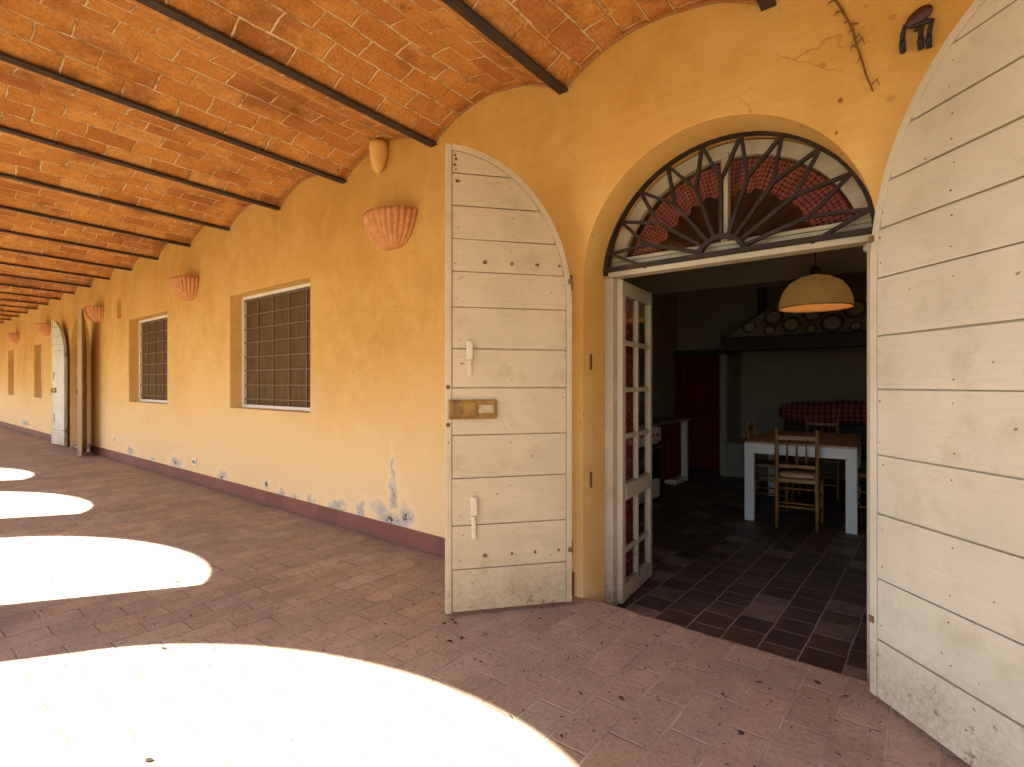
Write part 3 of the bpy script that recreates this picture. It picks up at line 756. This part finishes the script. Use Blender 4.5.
# ------------------------------------------------------------------ kitchen
KX0, KX1, KY1, KZ1 = -3.15, 1.45, 8.35, 2.62
bm = bmesh.new()
box(bm, KX0 - .1, KX0, D + .452, KY1, -.12, KZ1); box(bm, KX1, KX1 + .1, D + .452, KY1, -.12, KZ1); box(bm, KX0 - .1, KX1 + .1, KY1, KY1 + .1, -.12, KZ1)
struct(obj('kitchen_wall', bm, M['kwall']))
bm = bmesh.new(); box(bm, KX0 - .1, KX1 + .1, D + .452, KY1 + .1, KZ1 + .001, KZ1 + .05); struct(obj('kitchen_ceiling', bm, M['kceil']))
bm = bmesh.new(); box(bm, KX0 + .001, KX1 - .001, 6.0, 6.3, 2.24, KZ1); tag(obj('ceiling_beam', bm, M['kwall'], bevel=.02), 'plastered cross beam under the kitchen ceiling, above the fireplace hood', 'beam')
# fireplace with hood
fp = thing('fireplace', 'large kitchen fireplace with white sloping hood and dark wooden mantel beam', 'fireplace', (-1.0, 7.9, -.12))
def FP(o): o.parent = fp; o.location = (1.0, -7.9, .12); return o
FP(bxo('mantel_beam', M['darkwood'], None, -2.28, KX1 - .002, 7.14, 7.36, 1.60, 1.78, bevel=.012))
FP(bxo('mantel_shelf', M['darkwood'], None, KX0 + .002, -2.282, 7.74, 7.86, 1.60, 1.67, bevel=.006))
FP(bxo('pillar', M['kwall'], None, -2.46, -2.36, 7.66, KY1 - .002, -.12, 1.598, bevel=.01))
FP(bxo('hearth', M['kwall'], None, -2.358, -1.75, 7.66, KY1 - .002, -.12, .36, bevel=.015))
FP(bxo('upper_wall', M['kwall'], None, KX0 + .003, -2.0, 7.82, KY1 - .003, 1.672, KZ1 - .002))
bm = bmesh.new()
# sloping hood: bottom edge on the mantel, leaning back to the wall, its left edge raked
lo = [(-2.22, 7.2, 1.781), (KX1 - .003, 7.2, 1.781), (KX1 - .003, KY1 - .004, 1.781), (-2.22, KY1 - .004, 1.781)]
up = [(-1.15, 7.55, 2.60), (KX1 - .003, 7.55, 2.60), (KX1 - .003, KY1 - .004, 2.60), (-1.15, KY1 - .004, 2.60)]
v = [bm.verts.new(p) for p in lo + up]
for f in ((0, 1, 5, 4), (1, 2, 6, 5), (2, 3, 7, 6), (3, 0, 4, 7), (0, 3, 2, 1), (4, 5, 6, 7)): bm.faces.new([v[i] for i in f])
FP(obj('hood', bm, M['kwall'], bevel=.01))
# plates on the hood (hood front leans .427 per unit height)
plates = [(-1.943, 1.90, .09), (-1.669, 2.01, .125), (-1.70, 1.845, .075), (-1.46, 1.90, .11), (-1.235, 2.02, .115), (-1.025, 1.885, .13), (-.80, 2.04, .13), (-.785, 1.83, .07), (-1.235, 1.83, .065)]
pl = ['brown rimmed wall plate at the low left end of the fireplace hood', 'wide patterned plate left of the pendant lamp, upper row on the hood', 'small plate under the wide patterned one, low row on the hood',
      'mid sized plate second from left in the lower row on the hood', 'plate half hidden behind the pendant lamp rim on the hood', 'large pale plate with dark ring right below the pendant lamp',
      'large plate highest at the right end of the fireplace hood', 'small plate low at the right end of the hood', 'small plate under the pendant lamp, low on the hood']
sl = math.atan2(.35, .82)
for (x, z, r), lb in zip(plates, pl):
    e = thing('wall_plate', lb, 'plate', (x, 7.2 + (z - 1.781) * .35 / .82 - .004, z), 0, 'plates hung on the fireplace hood'); e.rotation_euler = (PI / 2 - sl, 0, 0)
    bm = bmesh.new(); lathe(bm, [(.001, .006), (r * .55, .006), (r * .66, .012)], 28); obj('well', bm, M['plate'], e, smooth=True)
    bm = bmesh.new(); lathe(bm, [(r * .66, .012), (r * .97, .020), (r, .018), (r * .6, .001), (.001, .001)], 28); obj('rim', bm, M['plate_rim'], e, smooth=True)
# dark red curtain over the niche left of the fireplace
bm = bmesh.new(); n = 90; rows = []
for j, (z, amp, yy) in enumerate(((-.07, .05, 7.70), (.6, .045, 7.71), (1.40, .03, 7.72), (1.585, .02, 7.73))):
    rows.append([bm.verts.new((-3.12 + .64 * i / n, yy + amp * math.sin(i * .62) * (.8 + .2 * math.sin(i * .17)), z)) for i in range(n + 1)])
for r0, r1 in zip(rows, rows[1:]):
    for i in range(n): bm.faces.new((r0[i], r0[i + 1], r1[i + 1], r1[i]))
cur = thing('red_curtain', 'dark red floor length curtain hanging beside the fireplace', 'curtain', (-2.8, 7.7, -.12))
o = obj('drape', bm, M['redcloth'], cur, smooth=True); o.location = (2.8, -7.7, .12)
bm = bmesh.new(); n = 90; uvl = None
A = [bm.verts.new((-3.12 + .64 * i / n, 7.655 + .018 * math.sin(i * .7), 1.59)) for i in range(n + 1)]; B = [bm.verts.new((v.co.x, v.co.y - .012 * math.cos(i * .5), 1.47 + .02 * math.sin(i * .14) + .012 * abs(math.sin(i * .35)))) for i, v in enumerate(A)]
for i in range(n): bm.faces.new((A[i], A[i + 1], B[i + 1], B[i]))
o = obj('pelmet_frill', bm, M['redcloth'], cur, smooth=True); o.location = (2.8, -7.7, .12)
# bench with gingham bolster under the hood
bn = thing('settle_bench', 'dark settle bench under the fireplace hood behind the table', 'bench', (-1.0, 7.75, -.12))
bm = bmesh.new(); box(bm, -.70, 1.2, -.25, .25, .38, .46); obj('seat', bm, M['darkwood'], bn, bevel=.01)
bm = bmesh.new(); box(bm, -.70, 1.2, .20, .25, .462, .84); obj('backrest', bm, M['darkwood'], bn, bevel=.01)
for x in (-.64, 1.08): bxo('leg', M['darkwood'], bn, x, x + .06, -.22, -.16, 0, .379); bxo('leg', M['darkwood'], bn, x, x + .06, .16, .22, 0, .379)
def pillow(name, cx, cy, cz, lx, ry, rz, m, label, cat, tilt=0):
    bm = bmesh.new(); uvl = bm.loops.layers.uv.new('UVMap'); nu, nv = 40, 24; rows = []
    for i in range(nu + 1):
        u = -1 + 2 * i / nu; k = (1 - abs(u) ** 5) ** .5 * .92 + .08; row = []
        for j in range(nv):
            a = 2 * PI * j / nv; w = 1 + .06 * noise.noise(Vector((u * 3, math.cos(a), math.sin(a) + cx)))
            row.append((bm.verts.new((u * lx, math.cos(a) * ry * k * w, math.sin(a) * rz * k * w + .03 * math.sin(u * 2.5) + tilt * u)), (u * lx, a * rz)))
        rows.append(row)
    for r0, r1 in zip(rows, rows[1:]):
        for j in range(nv):
            q = (r0[j], r0[(j + 1) % nv], r1[(j + 1) % nv], r1[j]); f = bm.faces.new([p[0] for p in q]); f.smooth = True
            for lp, p, jj in zip(f.loops, q, (j, j + 1, j + 1, j)): lp[uvl].uv = (p[1][0], 2 * PI * jj / nv * rz)
    bm.faces.new([p[0] for p in rows[0]]); bm.faces.new([p[0] for p in rows[-1]][::-1])
    o = obj(name, bm, m); o.location = (cx, cy, cz); return tag(o, label, cat)
pillow('bolster_cushion', -1.10, 7.66, .81, .60, .13, .145, M['ging_small'], 'long red and white gingham bolster lying on the settle behind the table', 'cushion', -.03)
# table
TB = thing('dining_table', 'white framed dining table with brown wooden top, pushed close to the fireplace', 'table', (-1.031, 5.38, -.12), R(4.7))
TW, TL = .906, 1.42
bxo('table_top', M['top'], TB, -TW / 2, TW / 2, 0, TL, .732, .752, bevel=.003)
bm = bmesh.new()
box(bm, -TW / 2, TW / 2, .0, .045, .640, .7315); box(bm, -TW / 2, TW / 2, TL - .045, TL, .640, .7315); box(bm, -TW / 2, -TW / 2 + .045, .045, TL - .045, .641, .7313); box(bm, TW / 2 - .045, TW / 2, .045, TL - .045, .641, .7313)
obj('apron', bm, M['lacquer'], TB, bevel=.003)
for x in (-TW / 2 + .001, TW / 2 - .086):
    for y in (.001, TL - .086): bxo('leg', M['lacquer'], TB, x, x + .085, y, y + .085, 0, .6395)
# chairs
def make_chair():
    c = thing('wooden_chair', 'x', 'chair', (0, 0, 0), 0, 'wooden chairs round the table')
    hw = .158
    for s in (-1, 1):
        bm = bmesh.new()   # back post with finial, slightly raked (back is at y=0, seat to +y)
        tube(bm, [(s * hw, .0, 0), (s * hw, .006, .2), (s * hw, .01, .43), (s * hw, -.012, .66), (s * hw, -.035, .845), (s * hw, -.037, .86), (s * hw, -.038, .868), (s * hw, -.039, .885), (s * hw, -.040, .897)],
             [.014, .0165, .0185, .0175, .016, .011, .0155, .0155, .006], 12); obj('back_post', bm, M['honey'], c, smooth=True)
        bm = bmesh.new(); tube(bm, [(s * (hw + .03), .36, 0), (s * (hw + .03), .358, .2), (s * (hw + .03), .355, .425), (s * (hw + .03), .355, .435)], [.013, .017, .018, .012], 12); obj('front_leg', bm, M['honey'], c, smooth=True)
        for z in (.13, .27):
            bm = bmesh.new(); tube(bm, [(s * hw, .008, z), (s * (hw + .03), .358, z)], .0095, 8); obj('side_rung', bm, M['honey'], c, smooth=True)
    for z, y, e in ((.16, .358, .03), (.30, .358, .03), (.195, .007, 0)):
        bm = bmesh.new(); tube(bm, [(-hw - e, y, z), (hw + e, y, z)], .0095, 8); obj('stretcher', bm, M['honey'], c, smooth=True)
    bm = bmesh.new(); prism(bm, [(-hw, .795), (hw, .795), (hw, .835), (-hw, .835)], -.042, -.024); obj('top_rail', bm, M['honey'], c, bevel=.004)
    bxo('lower_rail', M['honey'], c, -hw, hw, -.006, .010, .545, .575)
    for x in (-.075, 0, .075):
        bm = bmesh.new(); tube(bm, [(x, .002, .574), (x, -.012, .66), (x, -.022, .72), (x, -.032, .796)], [.007, .010, .0075, .007], 10); obj('spindle', bm, M['honey'], c, smooth=True)
    bm = bmesh.new(); v = []
    pts = [(-hw - .012, -.005), (hw + .012, -.005), (hw + .045, .375), (-hw - .045, .375)]
    lo = [bm.verts.new((p[0], p[1], .412)) for p in pts]; hi = [bm.verts.new((p[0], p[1], .446)) for p in pts]
    bm.faces.new(lo[::-1]); bm.faces.new(hi)
    for i in range(4): bm.faces.new((lo[i], lo[(i + 1) % 4], hi[(i + 1) % 4], hi[i]))
    obj('seat', bm, M['rush'], c, bevel=.012, seg=3)
    return c
def dup(root, loc, rotz):
    r = root.copy(); COL.objects.link(r); r.location = loc; r.rotation_euler = (0, 0, rotz)
    for ch in list(root.children):
        k = ch.copy(); COL.objects.link(k); k.parent = r
        for g in ch.children:
            d = g.copy(); COL.objects.link(d); d.parent = k
    return r
ch = make_chair(); ch.location = (-1.02, 5.27, -.12); ch.rotation_euler = (0, 0, R(8)); ch['label'] = 'honey coloured spindle back chair with cushion at the near end of the white table'
for loc, rz, lb in (((-1.64, 6.25, -.12), R(-86), 'wooden spindle back chair on the left side of the white table'), ((-.38, 6.2, -.12), R(94), 'wooden chair on the right side of the white table, seen between its legs'),
                    ((-1.13, 7.22, -.12), R(184), 'wooden spindle back chair at the far end of the white table')):
    d = dup(ch, loc, rz); d['label'] = lb
bm = bmesh.new(); rows = []
for i in range(15):
    row = []
    for j in range(15):
        u, v_ = -1 + i / 7, -1 + j / 7; k = (1 - u ** 6) * (1 - v_ ** 6)
        row.append((u * .165, v_ * .17, k))
    rows.append(row)
tp = [[bm.verts.new((p[0], p[1], .012 + .03 * p[2] + .006 * noise.noise(Vector((p[0] * 14, p[1] * 14, 1))))) for p in r] for r in rows]; bt = [[bm.verts.new((p[0], p[1], .012 - .011 * p[2])) for p in r] for r in rows]
for g in (tp, bt):
    for i in range(14):
        for j in range(14): bm.faces.new((g[i][j], g[i + 1][j], g[i + 1][j + 1], g[i][j + 1]))
bmesh.ops.remove_doubles(bm, verts=bm.verts, dist=.0008)
o = obj('seat_cushion', bm, M['cushion'], smooth=True); o.location = (-1.02 - .025, 5.27 + .19, .3275); o.rotation_euler = (0, 0, R(8)); tag(o, 'cream seat cushion on the near chair at the white table', 'cushion')
# pendant lamp
lp = thing('pendant_lamp', 'wide dome pendant lamp with glowing rim over the dining table', 'lamp', (-.895, 5.40, 1.86))
RL = .295
prof = [(RL, 0), (RL * .985, .05), (RL * .955, .085), (RL * .88, .15), (RL * .70, .22), (RL * .42, .268), (RL * .14, .29), (.03, .295)]
bm = bmesh.new(); lathe(bm, prof, 48); bmesh.ops.recalc_face_normals(bm, faces=bm.faces); o = obj('shade', bm, M['opal'], lp, smooth=True)
bm = bmesh.new(); lathe(bm, [(r * .985 - .004, z - (.0 if i == 0 else .006)) for i, (r, z) in enumerate(prof[:-1])], 48); obj('inner_shade', bm, M['shade_in'], lp, smooth=True)
bm = bmesh.new(); lathe(bm, [(RL + .004, .002), (RL + .005, -.008), (RL - .006, -.008), (RL - .006, .002)], 48); obj('rim', bm, M['shade_in'], lp, smooth=True)
bm = bmesh.new(); lathe(bm, [(.001, .29), (.04, .292), (.045, .33), (.03, .36), (.012, .365), (.001, .366)], 16); obj('cap', bm, M['black'], lp, smooth=True)
bm = bmesh.new(); tube(bm, [(0, 0, .36), (0, 0, KZ1 - 1.86)], .005, 6); obj('cord', bm, M['black'], lp)
bm = bmesh.new(); lathe(bm, [(.001, .09), (.03, .1), (.045, .13), (.04, .17), (.02, .20), (.018, .25), (.001, .25)], 16); obj('bulb', bm, M['bulb'], lp, smooth=True)
# left run of units
ct = thing('kitchen_counter', 'low kitchen counter with cream end post along the left kitchen wall', 'counter', (KX0, 5.0, -.12))
bxo('worktop', M['counter'], ct, .002, .50, .62, 2.10, .80, .835, bevel=.006)
bxo('end_post', M['lacquer'], ct, .39, .475, 1.98, 2.05, 0, .799, bevel=.004)
bxo('plinth', M['lacquer'], ct, .32, .475, 1.62, 1.979, 0, .06)
bm = bmesh.new(); n = 60; A = [bm.verts.new((.42 + .018 * math.sin(i * .8), .66 + 1.30 * i / n, .08)) for i in range(n + 1)]; B = [bm.verts.new((.42 + .01 * math.sin(i * .8), v.co.y, .79)) for i, v in enumerate(A)]
for i in range(n): bm.faces.new((A[i], A[i + 1], B[i + 1], B[i]))
obj('skirt_curtain', bm, M['redcloth'], ct, smooth=True)
st = thing('cooker', 'cream free standing cooker with dark oven door behind the glazed door', 'cooker', (KX0, 5.0, -.12))
bm = bmesh.new(); box(bm, .003, .69, .02, .60, .04, .83); obj('body', bm, M['lacquer'], st, bevel=.006)
bxo('oven_door', M['oven'], st, .691, .72, .04, .58, .27, .64, bevel=.005); bxo('drawer', M['lacquer'], st, .691, .715, .04, .58, .06, .25, bevel=.005); bxo('control_panel', M['lacquer'], st, .691, .725, .03, .59, .67, .82, bevel=.005)
bm = bmesh.new(); tube(bm, [(.721, .08, .61), (.75, .08, .61), (.75, .54, .61), (.721, .54, .61)], .008, 8); obj('handle', bm, M['greyrail'], st)
for k in range(4):
    bm = bmesh.new(); tube(bm, [(.725, .10 + .13 * k, .745), (.745, .10 + .13 * k, .745)], .017, 12); obj('knob', bm, M['greyrail'], st)
cb = thing('wall_cabinet', 'dark wall cabinet with pale front edge above the cooker', 'cabinet', (KX0, 4.75, 1.08))
bxo('carcass', M['darkwood'], cb, .002, .34, 0, .9, 0, 1.0); bxo('door_edge', M['lacquer'], cb, .341, .365, .0, .9, .005, 1.0)

# ------------------------------------------------------------------ debris on the floor
rr = random.Random(11); bm = bmesh.new()
for i in range(520):
    x = -7 + 7.3 * rr.random() ** .75; y = rr.uniform(.15, 2.45)
    if rr.random() < .35: x = rr.uniform(-2.3, .1); y = rr.uniform(1.5, 2.4)
    ln = rr.choice((.003, .004, .005, .006, .008, .013)) * rr.uniform(.7, 1.5); wd = ln * rr.uniform(.2, .55); a = rr.uniform(0, PI); c, s = math.cos(a), math.sin(a)
    P = [(-ln, 0, .001), (-ln * .3, wd, .004), (ln * .5, wd * .7, .003), (ln, 0, .0015), (ln * .4, -wd, .002), (-ln * .4, -wd * .8, .005)]
    bm.faces.new([bm.verts.new((x + c * p[0] - s * p[1], y + s * p[0] + c * p[1], .0035 + p[2])) for p in P])
o = obj('leaf_litter', bm, M['leaf']); o['kind'] = 'stuff'; o['label'] = 'scattered dry leaf crumbs on the tiled floor'; o['category'] = 'leaf litter'

# ------------------------------------------------------------------ light
dirv = Vector((.472, .72, -1)).normalized()
su = bpy.data.lights.new('sun', 'SUN'); su.energy = 5.0; su.angle = R(.53); su.color = (1, .95, .86)
so = link(bpy.data.objects.new('sun', su)); so.rotation_euler = dirv.to_track_quat('-Z', 'Y').to_euler(); so.location = (-5, -8, 12)
w = bpy.data.worlds.new('World'); sc.world = w; w.use_nodes = True; nt = w.node_tree
sky = nt.nodes.new('ShaderNodeTexSky'); sky.sky_type = 'NISHITA'; sky.sun_disc = False
sky.sun_elevation = math.asin(-dirv.z); sky.sun_rotation = math.atan2(-dirv.x, -dirv.y); sky.air_density = 1; sky.dust_density = 1.5
bg = nt.nodes['Background']; bg.inputs[1].default_value = .085; nt.links.new(sky.outputs[0], bg.inputs[0])

# ------------------------------------------------------------------ camera
cd = bpy.data.cameras.new('camera'); cam = link(bpy.data.objects.new('camera', cd)); cam.location = (0, 0, CAMH); cam.rotation_euler = (PI / 2, 0, R(39.1))
cd.sensor_width = 36; cd.lens = 36 * 532 / 1024; cd.clip_start = .02; cd.clip_end = 500; sc.camera = cam
sc.view_settings.view_transform = 'Standard'; sc.view_settings.look = 'None'; sc.view_settings.exposure = 0; sc.view_settings.gamma = 1
cy = sc.cycles; cy.use_denoising = True; cy.max_bounces = 14; cy.diffuse_bounces = 9; cy.glossy_bounces = 4; cy.transparent_max_bounces = 12; cy.sample_clamp_indirect = 12; cy.caustics_reflective = False; cy.caustics_refractive = False
cy.film_exposure = 7.2
for o in COL.objects: o.select_set(False)
